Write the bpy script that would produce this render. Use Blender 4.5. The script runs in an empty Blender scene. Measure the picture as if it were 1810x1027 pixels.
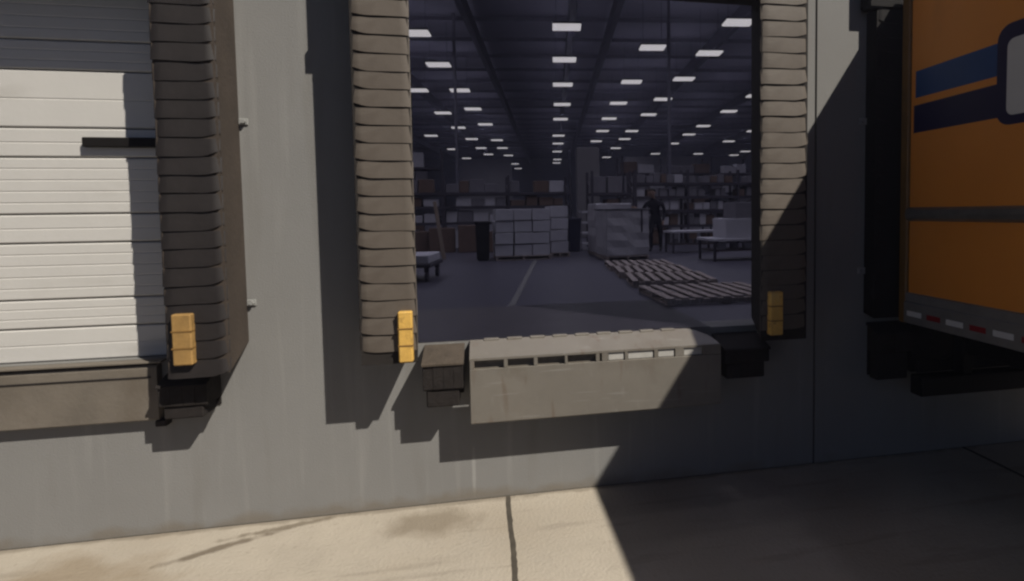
import bpy, bmesh, math, random
from mathutils import Vector, Matrix
random.seed(11)
R = math.radians
scene = bpy.context.scene
col = scene.collection

# ---------------------------------------------------------------- camera
CAM_H, CAM_D = 2.127, 4.223
yaw, pitch, roll = R(10.94), R(-3.007), R(-0.80)
fw = Vector((math.sin(yaw)*math.cos(pitch), math.cos(yaw)*math.cos(pitch), math.sin(pitch)))
rt = Vector((math.cos(yaw), -math.sin(yaw), 0)); up = rt.cross(fw)
c_, s_ = math.cos(roll), math.sin(roll)
rt, up = c_*rt + s_*up, c_*up - s_*rt
cd = bpy.data.cameras.new('camera'); cam = bpy.data.objects.new('camera', cd); col.objects.link(cam)
m = Matrix.Identity(4)
for i in range(3):
    m[i][0], m[i][1], m[i][2] = rt[i], up[i], -fw[i]
m[0][3], m[1][3], m[2][3] = 0, -CAM_D, CAM_H
cam.matrix_world = m
cd.sensor_width = 36; cd.lens = 1000/1810*36
cd.shift_x = -144/1810; cd.shift_y = -85/1810
cd.clip_start = 0.05; cd.clip_end = 2000
scene.camera = cam

# ---------------------------------------------------------------- sky, sun, exposure
SUN = Vector((0.93, -1.0, 1.41)).normalized()
w = bpy.data.worlds.new('World'); scene.world = w; w.use_nodes = True
nt = w.node_tree
sky = nt.nodes.new('ShaderNodeTexSky'); sky.sky_type = 'NISHITA'; sky.sun_disc = False
sky.air_density = 0.2; sky.dust_density = 0.1; sky.altitude = 400
sky.sun_elevation = math.asin(SUN.z); sky.sun_rotation = math.atan2(SUN.x, SUN.y)
nt.links.new(sky.outputs[0], nt.nodes['Background'].inputs[0])
nt.nodes['Background'].inputs[1].default_value = 0.05
sd = bpy.data.lights.new('sun', 'SUN'); sd.energy = 5.0; sd.angle = R(0.55); sd.color = (1.0, 0.94, 0.84)
so = bpy.data.objects.new('sun', sd); col.objects.link(so)
so.rotation_euler = (-SUN).to_track_quat('-Z', 'Y').to_euler(); so.location = SUN*30
vs = scene.view_settings
vs.view_transform = 'Standard'; vs.look = 'None'; vs.gamma = 1; vs.exposure = 0.33; vs.use_curve_mapping = False
scene.cycles.max_bounces = 8; scene.cycles.diffuse_bounces = 4
scene.cycles.filter_width = 2.4
try:
    scene.cycles.use_denoising = True
except Exception:
    pass

# ---------------------------------------------------------------- materials
MATS = {}
ALBEDO_SCALE = 0.58                                   # scales all base colours down, so bounced light fills shade less
def mat(name, color, rough=0.7, metal=0.0, var=0.12, scale=4.0, bump=0.0, bscale=60.0, spec=0.4, stretch=(1, 1, 1), tint=None):
    """Principled with uneven colour (noise) and fine relief."""
    if name in MATS: return MATS[name]
    color = [c*ALBEDO_SCALE for c in color]
    M = bpy.data.materials.new(name); M.use_nodes = True; MATS[name] = M
    t = M.node_tree; b = t.nodes['Principled BSDF']
    b.inputs['Roughness'].default_value = rough; b.inputs['Metallic'].default_value = metal
    b.inputs['Specular IOR Level'].default_value = spec
    tc = t.nodes.new('ShaderNodeTexCoord'); mp = t.nodes.new('ShaderNodeMapping')
    mp.inputs['Scale'].default_value = stretch
    t.links.new(tc.outputs['Object'], mp.inputs[0])
    n = t.nodes.new('ShaderNodeTexNoise'); n.inputs['Scale'].default_value = scale; n.inputs['Detail'].default_value = 6
    n.inputs['Roughness'].default_value = 0.62
    t.links.new(mp.outputs[0], n.inputs['Vector'])
    r = t.nodes.new('ShaderNodeValToRGB')
    r.color_ramp.elements[0].position = 0.3; r.color_ramp.elements[1].position = 0.72
    lo = [max(0, c*(1-var)) for c in color]; hi = [min(1, c*(1+var)) for c in color]
    if tint: lo = [c*k for c, k in zip(lo, tint)]
    r.color_ramp.elements[0].color = (*lo, 1); r.color_ramp.elements[1].color = (*hi, 1)
    t.links.new(n.outputs['Fac'], r.inputs[0]); t.links.new(r.outputs[0], b.inputs['Base Color'])
    if bump:
        n2 = t.nodes.new('ShaderNodeTexNoise'); n2.inputs['Scale'].default_value = bscale; n2.inputs['Detail'].default_value = 4
        t.links.new(tc.outputs['Object'], n2.inputs['Vector'])
        bp = t.nodes.new('ShaderNodeBump'); bp.inputs['Strength'].default_value = bump; bp.inputs['Distance'].default_value = 0.02
        t.links.new(n2.outputs['Fac'], bp.inputs['Height']); t.links.new(bp.outputs[0], b.inputs['Normal'])
    return M

def layer(M, color, build, fac=1.0):
    """Mix a stain colour over a material's base colour; build(nodes helper) returns the mask socket."""
    t = M.node_tree; b = t.nodes['Principled BSDF']
    src = b.inputs['Base Color'].links[0].from_socket
    mx = t.nodes.new('ShaderNodeMix'); mx.data_type = 'RGBA'
    mk = build(t)
    ml = t.nodes.new('ShaderNodeMath'); ml.operation = 'MULTIPLY'; ml.inputs[1].default_value = fac
    t.links.new(mk, ml.inputs[0]); t.links.new(ml.outputs[0], mx.inputs[0])
    t.links.new(src, mx.inputs[6]); mx.inputs[7].default_value = (*[c*ALBEDO_SCALE for c in color], 1)
    t.links.new(mx.outputs[2], b.inputs['Base Color'])

def blob(cx, cy, cz, rx, ry, rz, rough_edge=0.35, nscale=6.0, rot=0.0):
    """Stain with its own soft uneven outline round a point of the surface."""
    def f(t):
        tc = t.nodes.new('ShaderNodeTexCoord'); mp = t.nodes.new('ShaderNodeMapping'); mp.vector_type = 'TEXTURE'
        mp.inputs['Location'].default_value = (cx, cy, cz); mp.inputs['Scale'].default_value = (rx, ry, rz)
        mp.inputs['Rotation'].default_value = (0, 0, rot)
        t.links.new(tc.outputs['Object'], mp.inputs[0])
        ln = t.nodes.new('ShaderNodeVectorMath'); ln.operation = 'LENGTH'; t.links.new(mp.outputs[0], ln.inputs[0])
        n = t.nodes.new('ShaderNodeTexNoise'); n.inputs['Scale'].default_value = nscale; n.inputs['Detail'].default_value = 5
        t.links.new(tc.outputs['Object'], n.inputs['Vector'])
        a = t.nodes.new('ShaderNodeMath'); a.operation = 'MULTIPLY_ADD'; a.inputs[1].default_value = rough_edge*4; a.inputs[2].default_value = -rough_edge*2
        t.links.new(n.outputs['Fac'], a.inputs[0])
        s = t.nodes.new('ShaderNodeMath'); s.operation = 'ADD'; t.links.new(ln.outputs['Value'], s.inputs[0]); t.links.new(a.outputs[0], s.inputs[1])
        mr = t.nodes.new('ShaderNodeMapRange'); mr.inputs['From Min'].default_value = 1.1; mr.inputs['From Max'].default_value = 0.45
        t.links.new(s.outputs[0], mr.inputs['Value'])
        return mr.outputs[0]
    return f

def noise_mask(scale, lo, hi, stretch=(1, 1, 1)):
    def f(t):
        tc = t.nodes.new('ShaderNodeTexCoord'); mp = t.nodes.new('ShaderNodeMapping'); mp.inputs['Scale'].default_value = stretch
        t.links.new(tc.outputs['Object'], mp.inputs[0])
        n = t.nodes.new('ShaderNodeTexNoise'); n.inputs['Scale'].default_value = scale; n.inputs['Detail'].default_value = 7
        t.links.new(mp.outputs[0], n.inputs['Vector'])
        mr = t.nodes.new('ShaderNodeMapRange'); mr.inputs['From Min'].default_value = lo; mr.inputs['From Max'].default_value = hi
        t.links.new(n.outputs['Fac'], mr.inputs['Value'])
        return mr.outputs[0]
    return f

M_wall = mat('painted_concrete', (0.30, 0.294, 0.282), 0.85, var=0.05, scale=1.3, bump=0.12, bscale=90, spec=0.2)
layer(M_wall, (0.40, 0.39, 0.37), noise_mask(3.0, 0.56, 0.72, (3.5, 1, 0.18)), 0.45)
layer(M_wall, (0.22, 0.205, 0.18), noise_mask(2.2, 0.58, 0.75, (2.2, 1, 0.25)), 0.35)
layer(M_wall, (0.45, 0.44, 0.42), blob(-0.115, 0, 0.20, 0.016, 1, 0.22, 0.25, 20), 0.7)
layer(M_wall, (0.24, 0.20, 0.15), blob(-0.6, 0, -0.02, 4.0, 1, 0.10, 0.5, 5), 0.6)
M_ground = mat('yard_asphalt', (0.06, 0.058, 0.056), 0.95, var=0.3, scale=3, bump=0.3, bscale=120, spec=0.2)
M_conc = mat('concrete_slab', (0.62, 0.55, 0.45), 0.92, var=0.10, scale=2.2, bump=0.35, bscale=45, spec=0.2)
layer(M_conc, (0.33, 0.26, 0.18), noise_mask(1.1, 0.50, 0.72), 0.38)
layer(M_conc, (0.28, 0.235, 0.18), noise_mask(26, 0.60, 0.74), 0.3)
layer(M_conc, (0.36, 0.31, 0.25), noise_mask(2.6, 0.58, 0.66, (0.35, 3.0, 1)), 0.35)
layer(M_conc, (0.24, 0.20, 0.15), blob(-0.5, -0.01, 0, 6.0, 0.05, 1, 0.45, 7), 0.55)
layer(M_conc, (0.26, 0.205, 0.14), blob(-0.42, -0.26, 0, 0.34, 0.20, 1, 0.35, 5), 0.6)
layer(M_conc, (0.16, 0.12, 0.08), blob(-1.72, -0.28, 0, 0.36, 0.04, 1, 0.5, 9, R(24)), 0.75)
layer(M_conc, (0.20, 0.16, 0.11), blob(-1.35, -0.10, 0, 0.45, 0.035, 1, 0.5, 11, R(12)), 0.7)
layer(M_conc, (0.34, 0.25, 0.15), blob(-2.6, -0.5, 0, 0.7, 0.3, 1, 0.5, 3), 0.55)
M_tar = mat('joint_sealant', (0.10, 0.085, 0.065), 0.9, var=0.3, scale=12)
M_door = mat('white_door_steel', (0.79, 0.765, 0.72), 0.5, var=0.03, scale=3, bump=0.04, bscale=25)
layer(M_door, (0.45, 0.41, 0.35), noise_mask(5, 0.60, 0.8, (0.35, 1, 1)), 0.35)
M_seal = mat('taupe_seal_fabric', (0.145, 0.119, 0.096), 0.65, var=0.06, scale=5, bump=0.07, bscale=22, spec=0.35)
layer(M_seal, (0.075, 0.055, 0.04), noise_mask(3.0, 0.56, 0.80, (1, 1, 2.5)), 0.6)
layer(M_seal, (0.22, 0.195, 0.165), noise_mask(7, 0.60, 0.75, (0.4, 1, 3)), 0.5)
M_sealdark = mat('worn_dark_seal_fabric', (0.021, 0.016, 0.015), 0.65, var=0.25, scale=6, bump=0.08, bscale=22)
M_sealside = mat('faded_seal_side', (0.075, 0.056, 0.043), 0.85, var=0.2, scale=4, bump=0.2, bscale=30)
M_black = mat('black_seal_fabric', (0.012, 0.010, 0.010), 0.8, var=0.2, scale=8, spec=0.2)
M_padside = mat('dark_pad_fabric', (0.035, 0.03, 0.027), 0.85, var=0.2, scale=5, spec=0.2)
M_yellow = mat('yellow_marker_paint', (0.95, 0.57, 0.13), 0.6, var=0.12, scale=14, bump=0.1)
layer(M_yellow, (0.25, 0.14, 0.04), noise_mask(16, 0.58, 0.72), 0.6)
layer(M_yellow, (0.95, 0.72, 0.36), noise_mask(9, 0.55, 0.7, (1, 1, 0.4)), 0.5)
M_yellow2 = mat('faded_marker_paint', (0.46, 0.27, 0.085), 0.7, var=0.2, scale=12, bump=0.1)
M_band = mat('marker_band', (0.30, 0.16, 0.04), 0.7, var=0.2)
M_lip = mat('worn_grey_steel', (0.27, 0.245, 0.21), 0.5, metal=0.15, var=0.08, scale=3.5, bump=0.04, bscale=70)
layer(M_lip, (0.17, 0.135, 0.10), noise_mask(3.2, 0.55, 0.75), 0.5)
layer(M_lip, (0.36, 0.335, 0.30), noise_mask(18, 0.62, 0.75, (1, 1, 0.4)), 0.4)
layer(M_lip, (0.16, 0.085, 0.045), noise_mask(7, 0.60, 0.74, (2.0, 1, 0.35)), 0.5)
layer(M_lip, (0.42, 0.40, 0.37), noise_mask(9, 0.64, 0.72, (0.25, 1, 4)), 0.55)
M_lip2 = mat('dirty_brown_steel', (0.215, 0.185, 0.15), 0.7, var=0.15, scale=3, bump=0.12, bscale=40)
layer(M_lip2, (0.13, 0.10, 0.07), noise_mask(2.4, 0.5, 0.7), 0.5)
M_bare = mat('bare_bright_steel', (0.60, 0.58, 0.54), 0.45, var=0.12, scale=15)
M_slot = mat('slot_plate_steel', (0.24, 0.21, 0.17), 0.7, var=0.2, scale=12)
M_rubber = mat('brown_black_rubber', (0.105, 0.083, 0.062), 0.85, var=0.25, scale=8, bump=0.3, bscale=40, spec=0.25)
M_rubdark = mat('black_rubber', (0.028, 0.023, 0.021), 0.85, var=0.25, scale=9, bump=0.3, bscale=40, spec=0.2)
M_deck = mat('deck_darkened_for_sun', (0.019, 0.0175, 0.027), 0.35, var=0.2, scale=5, bump=0.02, bscale=60, spec=0.6)  # near-black colour stands in for shade where sun enters the doorway
M_galv = mat('galvanised_steel', (0.5, 0.5, 0.48), 0.45, metal=0.3, var=0.15, scale=20)
M_bar = mat('black_iron', (0.012, 0.010, 0.009), 0.7, var=0.2, spec=0.2)
# truck
M_truck = mat('amber_truck_paint', (1.2, 0.42, 0.05), 0.42, var=0.05, scale=1.5, bump=0.02, bscale=8, spec=0.5)
layer(M_truck, (0.45, 0.19, 0.04), noise_mask(3, 0.58, 0.8, (1, 0.6, 0.4)), 0.35)
M_trim = mat('brown_edge_trim', (0.30, 0.15, 0.03), 0.5, var=0.15, scale=6)
M_blue = mat('blue_stripe_vinyl', (0.012, 0.085, 0.30), 0.35, var=0.05)
M_navy = mat('navy_stripe_vinyl', (0.006, 0.003, 0.075), 0.35, var=0.05)
M_white = mat('white_vinyl', (1.0, 0.97, 0.95), 0.4, var=0.03)
M_red = mat('red_reflective', (0.35, 0.015, 0.02), 0.35, var=0.1)
M_alu = mat('aluminium_rail', (0.36, 0.34, 0.33), 0.5, metal=0.4, var=0.12, scale=8)
M_rub = mat('dark_rub_rail', (0.24, 0.225, 0.21), 0.28, metal=0.3, var=0.2, scale=8)
M_chassis = mat('black_chassis', (0.008, 0.007, 0.007), 0.8, var=0.2, spec=0.2)
M_tyre = mat('tyre_rubber', (0.010, 0.010, 0.010), 0.9, var=0.2, spec=0.2)
# interior
M_floor = mat('sealed_blue_grey_floor', (0.115, 0.110, 0.148), 0.40, var=0.06, scale=0.8, spec=0.35)
layer(M_floor, (0.085, 0.08, 0.108), noise_mask(1.6, 0.52, 0.75), 0.4)
M_line = mat('faded_floor_paint', (0.24, 0.235, 0.23), 0.6, var=0.25, scale=14)
M_ceil = mat('ceiling_deck', (0.30, 0.29, 0.36), 0.8, var=0.08, scale=0.5)
M_steel = mat('dark_roof_steel', (0.075, 0.07, 0.10), 0.7, var=0.15, scale=2)
M_joist = mat('grey_roof_joist', (0.26, 0.25, 0.31), 0.7, var=0.15, scale=2)
M_inwall = mat('pale_interior_wall', (0.50, 0.475, 0.48), 0.85, var=0.06, scale=0.6)
M_litpatch = mat('pale_lit_wall_patch', (0.36, 0.34, 0.35), 0.7, var=0.06, scale=1.2)  # pale tone painted for a patch of wall lit by a lamp
M_rack = mat('dark_rack_steel', (0.085, 0.075, 0.10), 0.6, var=0.15)
M_shelf = mat('shelf_board', (0.16, 0.13, 0.14), 0.7, var=0.15)
M_cwhite = mat('white_carton', (0.74, 0.72, 0.78), 0.75, var=0.06, scale=4)
M_cgrey = mat('grey_carton', (0.28, 0.265, 0.30), 0.8, var=0.1, scale=4)
M_cbrown = mat('brown_cardboard', (0.22, 0.145, 0.115), 0.85, var=0.12, scale=5)
M_wood = mat('pallet_wood', (0.50, 0.42, 0.385), 0.85, var=0.4, scale=9, bump=0.2, bscale=50, stretch=(1, 6, 1))
M_wrap = mat('stretch_wrapped_goods', (0.70, 0.675, 0.72), 0.35, var=0.07, scale=3, bump=0.25, bscale=14)
M_binblack = mat('black_bin_plastic', (0.012, 0.011, 0.015), 0.6, var=0.15)
M_binblue = mat('navy_bin_plastic', (0.018, 0.018, 0.05), 0.5, var=0.15)
M_post = mat('pale_timber', (0.42, 0.33, 0.26), 0.8, var=0.2, scale=5, stretch=(4, 4, 0.6))
M_cloth = mat('dark_navy_clothing', (0.014, 0.012, 0.025), 0.9, var=0.2, scale=12)
M_skin = mat('skin', (0.42, 0.27, 0.20), 0.6, var=0.06)
M_hair = mat('dark_hair', (0.015, 0.011, 0.010), 0.7, var=0.2)
M_shoe = mat('black_shoe', (0.01, 0.01, 0.012), 0.6, var=0.1)
def emis(name, color, s):
    M = bpy.data.materials.new(name); M.use_nodes = True
    b = M.node_tree.nodes['Principled BSDF']
    b.inputs['Base Color'].default_value = (0.6, 0.6, 0.6, 1)
    b.inputs['Emission Color'].default_value = (*color, 1); b.inputs['Emission Strength'].default_value = s
    return M
M_lamp = emis('lamp_diffuser', (1.0, 0.95, 0.99), 0.36)
M_ceilfill = emis('ceiling_fill_glow', (0.80, 0.78, 1.0), 4.6)  # made-up glow on top of each fixture, added to brighten the ceiling

# ---------------------------------------------------------------- mesh helpers
def obj(name, bm, material, parent=None, smooth=False, loc=None):
    me = bpy.data.meshes.new(name); bm.to_mesh(me); bm.free()
    for mm in (material if isinstance(material, (list, tuple)) else [material]): me.materials.append(mm)
    if smooth:
        for p in me.polygons: p.use_smooth = True
    o = bpy.data.objects.new(name, me); col.objects.link(o)
    if parent: o.parent = parent
    if loc: o.location = loc
    return o
def place(name, me, parent=None, loc=(0, 0, 0), rz=0.0):
    o = bpy.data.objects.new(name, me); col.objects.link(o)
    if parent: o.parent = parent
    o.location = loc; o.rotation_euler = (0, 0, rz)
    return o
def bx(bm, x0, x1, y0, y1, z0, z1, bev=0.0, seg=1):
    r = bmesh.ops.create_cube(bm, size=1)
    vs = r['verts']
    for v in vs:
        v.co = Vector(((x0+x1)/2 + v.co.x*(x1-x0), (y0+y1)/2 + v.co.y*(y1-y0), (z0+z1)/2 + v.co.z*(z1-z0)))
    if bev:
        es = list({e for v in vs for e in v.link_edges})
        bmesh.ops.bevel(bm, geom=es, offset=bev, segments=seg, affect='EDGES', profile=0.6)
    return bm
def box(*a, **k): return bx(bmesh.new(), *a, **k)
def prism(pts, axis, a0, a1, bev=0.0):
    """Extrude a 2-D outline along an axis ('x': pts are (y,z); 'y': (x,z); 'z': (x,y))."""
    bm = bmesh.new()
    def mk(p, a): return {'x': (a, p[0], p[1]), 'y': (p[0], a, p[1]), 'z': (p[0], p[1], a)}[axis]
    A = [bm.verts.new(mk(p, a0)) for p in pts]; B = [bm.verts.new(mk(p, a1)) for p in pts]
    n = len(pts)
    bm.faces.new(A); bm.faces.new(B[::-1])
    for i in range(n): bm.faces.new((A[i], B[i], B[(i+1) % n], A[(i+1) % n]))
    bmesh.ops.recalc_face_normals(bm, faces=bm.faces)
    if bev: bmesh.ops.bevel(bm, geom=list(bm.edges), offset=bev, segments=1, affect='EDGES')
    return bm
def cyl(bm, p0, p1, r0, r1=None, seg=14):
    p0, p1 = Vector(p0), Vector(p1); r1 = r0 if r1 is None else r1
    d = p1-p0
    q = d.to_track_quat('Z', 'Y').to_matrix().to_4x4()
    bmesh.ops.create_cone(bm, cap_ends=True, segments=seg, radius1=r0, radius2=r1, depth=d.length,
                          matrix=Matrix.Translation((p0+p1)/2) @ q)
    return bm
def tag(o, label, cat, group=None):
    o['label'] = label; o['category'] = cat
    if group: o['group'] = group
    return o
def thing(name, label, cat, loc=(0, 0, 0), rz=0.0, group=None):
    o = bpy.data.objects.new(name, None); col.objects.link(o); o.empty_display_size = 0.2
    o.location = loc; o.rotation_euler = (0, 0, rz)
    return tag(o, label, cat, group)
def struct(o): o['kind'] = 'structure'; return o

# ================================================================ SETTING
FZ = 1.20                                     # dock floor height
OX0, OX1, OTOP = -0.485, 2.11, 4.05           # open doorway
PHI = R(6.85)                                 # the warehouse aisles run at a slight angle to the dock wall
CP, SP = math.cos(PHI), math.sin(PHI)
def IN(u, v, z=FZ): return Vector((u*CP + v*SP, -CAM_D - u*SP + v*CP, z))

# ground
bm = bmesh.new(); bmesh.ops.create_grid(bm, x_segments=1, y_segments=1, size=40)
struct(obj('ground', bm, M_ground, loc=(0, -39.9, -0.02)))
apron = bpy.data.objects.new('concrete_apron', None); col.objects.link(apron); struct(apron)
xs = [-11.87, -7.87, -3.87, 0.132, 4.132, 8.132, 12.132]
ys = [0.0, -2.4]  # apron cut short out of view, so the ground bounces less light
for i in range(len(xs)-1):
    for j in range(len(ys)-1):
        b = box(xs[i]+0.008, xs[i+1]-0.008, ys[j+1]+0.008, ys[j]-0.002, -0.15, 0.0, bev=0.006)
        o = obj('slab', b, M_conc, apron)
for x in xs[1:-1]:
    b = bmesh.new()
    n = 60; prev = None
    for k in range(n+1):
        y = -0.01 - k*(2.35/n); wob = 0.004*math.sin(y*7+x)+random.uniform(-.002, .002)
        a_ = b.verts.new((x-0.016+wob, y, 0.0035)); c2 = b.verts.new((x+0.016+wob+random.uniform(-.004, .004), y, 0.0035))
        if prev: b.faces.new((prev[0], a_, c2, prev[1]))
        prev = (a_, c2)
    bmesh.ops.recalc_face_normals(b, faces=b.faces)
    obj('joint_sealant', b, M_tar, apron)

# facade: tilt-up panels with a recessed joint
fac = thing('dock_wall', 'long grey painted concrete warehouse wall with loading dock doorways', 'wall')
WT = 0.24
JX = 2.675
def panel(x0, x1, holes):
    """A wall panel with rectangular holes (x0,x1,z0,z1), made of blocks butted end to end."""
    zs = sorted({0.0, 11.9} | {z for h in holes for z in h[2:]})
    xs_ = sorted({x0, x1} | {x for h in holes for x in h[:2]})
    b = bmesh.new()
    vid = {}
    def V(x, y, z):
        k = (round(x, 4), round(y, 4), round(z, 4))
        if k not in vid: vid[k] = b.verts.new(k)
        return vid[k]
    solid = lambda i, j: 0 <= i < len(xs_)-1 and 0 <= j < len(zs)-1 and not any(h[0] <= (xs_[i]+xs_[i+1])/2 <= h[1] and h[2] <= (zs[j]+zs[j+1])/2 <= h[3] for h in holes)
    for i in range(len(xs_)-1):
        for j in range(len(zs)-1):
            if not solid(i, j): continue
            a, c, d, e = xs_[i], xs_[i+1], zs[j], zs[j+1]
            b.faces.new((V(a, 0, d), V(c, 0, d), V(c, 0, e), V(a, 0, e)))
            b.faces.new((V(a, WT, d), V(a, WT, e), V(c, WT, e), V(c, WT, d)))
            if not solid(i-1, j): b.faces.new((V(a, 0, d), V(a, 0, e), V(a, WT, e), V(a, WT, d)))
            if not solid(i+1, j): b.faces.new((V(c, 0, d), V(c, WT, d), V(c, WT, e), V(c, 0, e)))
            if not solid(i, j-1): b.faces.new((V(a, 0, d), V(a, WT, d), V(c, WT, d), V(c, 0, d)))
            if not solid(i, j+1): b.faces.new((V(a, 0, e), V(c, 0, e), V(c, WT, e), V(a, WT, e)))
    bmesh.ops.recalc_face_normals(b, faces=b.faces)
    return b
LX0, LX1 = -4.50, -1.93                       # closed door's opening
obj('wall_panel', panel(-14.0, JX-0.009, [(OX0-0.17, OX1+0.24, FZ, OTOP), (LX0, LX1, FZ, 3.85)]), M_wall, fac)
obj('wall_panel', panel(JX+0.009, 16.0, []), M_wall, fac)
obj('joint_filler', box(JX-0.008, JX+0.008, 0.012, WT-0.01, 0.0, 11.9), M_tar, fac)

# warehouse interior shell
far = 98
cA, cB, cC, cD = Vector((-13.5, WT+0.0008, 0)), Vector((15.5, WT+0.0008, 0)), IN(34, far, 0), IN(-30, far, 0)
def sheet(name, z, material, flip=False):
    b = bmesh.new(); vv = [b.verts.new((p.x, p.y, z)) for p in (cA, cB, cC, cD)]
    f = b.faces.new(vv)
    if flip: f.normal_flip()
    return struct(obj(name, b, material))
flr = sheet('warehouse_floor', FZ, M_floor)
cl = sheet('warehouse_ceiling', 11.6, M_ceil, True)
for nm, p, q in (('warehouse_wall_left', cA, cD), ('warehouse_wall_right', cB, cC), ('warehouse_wall_back', cD, cC)):
    b = bmesh.new(); b.faces.new([b.verts.new(t) for t in ((p.x, p.y, 1.0), (q.x, q.y, 1.0), (q.x, q.y, 11.6), (p.x, p.y, 11.6))])
    struct(obj(nm, b, M_inwall))
# girders down the hall and joists across it
for u in (-15.5, -9.0, -3.6, 1.0, 2.9, 8.6, 15.0, 22):
    o = obj('girder', box(-0.13, 0.13, 5.2, far-0.3, 10.55, 11.2), M_steel, cl); o.location = (0, -CAM_D, 0); o.rotation_euler = (0, 0, -PHI)
    o.location = IN(u, 0, 0)
for k in range(28):
    v = 8.5+k*3.2
    o = obj('joist', box(-24, 30, -0.05, 0.05, 11.3, 11.5), M_joist, cl); o.location = IN(0, v, 0); o.rotation_euler = (0, 0, -PHI)
# faded aisle line
b = bmesh.new()
b.faces.new([b.verts.new(IN(u, v, FZ+0.004)) for u, v in ((-0.47, 5.1), (-0.40, 5.1), (-0.30, 12.3), (-0.37, 12.3))])
obj('aisle_line', b, M_line, flr)

# ================================================================ DOCK EQUIPMENT
# ---- closed sectional door at the neighbouring dock
door = thing('sectional_door', 'closed white sectional dock door with horizontal ribbed panels', 'door', (-3.2, 0.05, FZ))
def door_panel(z0, z1, ribs):
    """A steel section: edges turned back, shallow horizontal ribs."""
    X0, X1 = LX0+0.005+3.2, LX1-0.005+3.2
    pr = [(0.03, z0+0.003), (0.006, z0+0.004), (0.0, z0+0.012)]
    for k in range(ribs):
        z = z0 + (z1-z0)*(k+1)/(ribs+1)
        pr += [(0.0, z-0.006), (0.0028, z-0.002), (0.0028, z+0.002), (0.0, z+0.006)]
    pr += [(0.0, z1-0.012), (0.006, z1-0.004), (0.03, z1-0.003)]
    return prism(pr, 'x', X0, X1)
cuts = [1.2, 1.42, 1.609, 1.977, 2.165, 2.532, 2.721, 3.09, 3.28, 3.65, 3.84]
for k in range(len(cuts)-1):
    h = cuts[k+1]-cuts[k]
    obj('door_panel', door_panel(cuts[k]-FZ, cuts[k+1]-FZ, 4 if h > 0.3 and k != 6 else (2 if k % 3 == 1 else 1)), M_door, door)
obj('door_backing', box(LX0+3.2, LX1+3.2, 0.031, 0.06, 0.0, 2.65), M_rubdark, door)
b = box(-2.53+3.2, -2.02+3.2, -0.045, -0.004, 2.597-FZ, 2.66-FZ, bev=0.006)
obj('latch_bar', b, M_bar, door)

# ---- pleated dock seals
def pleat_mesh(width, h, material, flare, outer, seed):
    """One overlapping fabric pleat: hangs from its top edge, belly outwards, lower edge lifted at the outer end."""
    rnd = random.Random(seed)
    nx, nz = 12, 6
    b = bmesh.new(); g = []
    ph = rnd.uniform(0, 6.28)
    sag = rnd.uniform(-0.003, 0.003); curl = rnd.uniform(0.6, 1.3)
    for j in range(nz+1):
        row = []; t = j/nz
        for i in range(nx+1):
            s = i/nx
            e = (1-s) if outer < 0 else s                     # 1 at the outer end
            x = -width/2 + width*s
            lift = 0.030*curl*max(0, (e-0.70)/0.30)**1.5
            z = (1-t)*0.0 + t*(-h*0.945) + t*(lift + sag*math.sin(s*3.1+ph))
            y = -0.004 - flare*(t**1.2) - 0.001*math.sin(math.pi*t) + 0.002*math.sin(s*7+ph)*t
            y += 0.02*max(0, (e-0.9)/0.1)**2 + 0.012*max(0, (0.06-e)/0.06)**2
            row.append(b.verts.new((x, y, z)))
        g.append(row)
    hem = [b.verts.new(v.co) for v in g[-1]]
    tail = [b.verts.new((v.co.x, v.co.y+0.014, v.co.z+0.003)) for v in hem]
    for i in range(nx): b.faces.new((hem[i], tail[i], tail[i+1], hem[i+1]))
    for j in range(len(g)-1):
        for i in range(nx): b.faces.new((g[j][i], g[j+1][i], g[j+1][i+1], g[j][i+1]))
    bmesh.ops.recalc_face_normals(b, faces=b.faces)
    me = bpy.data.meshes.new('pleat'); b.to_mesh(me); b.free(); me.materials.append(material)
    for p in me.polygons: p.use_smooth = True
    return me
PH = 0.1135
def side_pad(seal, xw_in, xf_in, xf_out, xw_out, depth, pmat, smat, z0, z1, outer, bottom_out=0.0, n_from=None):
    """Foam pad with bevelled inner face (wall x -> front x) carrying pleats; coordinates are of the world."""
    b = prism([(xw_in, 0.0), (xf_in, -depth), (xf_out, -depth), (xw_out, 0.0)], 'z', z0, z1)
    for v in b.verts:                                         # underside slants up to the wall
        if abs(v.co.y) < 1e-5 and abs(v.co.z-z0) < 1e-5: v.co.z += 0.12*depth/0.35
    pad = obj('side_pad', b, smat, seal)
    wdt = abs(xf_out-xf_in)+0.012
    var = [pleat_mesh(wdt, PH, pmat, 0.005+0.002*(k % 3), outer, k+int(abs(xf_in)*100)) for k in range(5)]
    z = z1; k = 0
    while z > z0+PH*0.7:
        o = place('pleat', random.choice(var), pad, ((xf_in+xf_out)/2+random.uniform(-.003, .003), -depth-0.001, z))
        sag_ = 1.0+1.6*max(0, (z-2.6))                          # the upper pleats hang looser
        o.rotation_euler = (R(random.uniform(-0.8, 0.8)*sag_), R(random.uniform(-.5, .5)*sag_), 0)
        z -= PH*random.uniform(0.97, 1.03); k += 1
    return pad
HB = 3.73
def head_pad(seal, x0, x1, depth, smat, hb=HB):
    return obj('head_pad', box(x0, x1, -depth, -0.002, hb, 4.35, bev=0.02), smat, seal)
def marker(seal, x0, x1, z0, z1, depth, my=None):
    b = box(x0, x1, -depth-0.055, -depth+0.03, z0, z1, bev=0.008)
    mk = obj('safety_marker', b, my or M_yellow, seal)
    for k in (1, 2):
        z = z0+(z1-z0)*k/3
        obj('band', box(x0-0.002, x1+0.002, -depth-0.058, -depth+0.02, z-0.004, z+0.004), M_band, mk)
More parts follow.
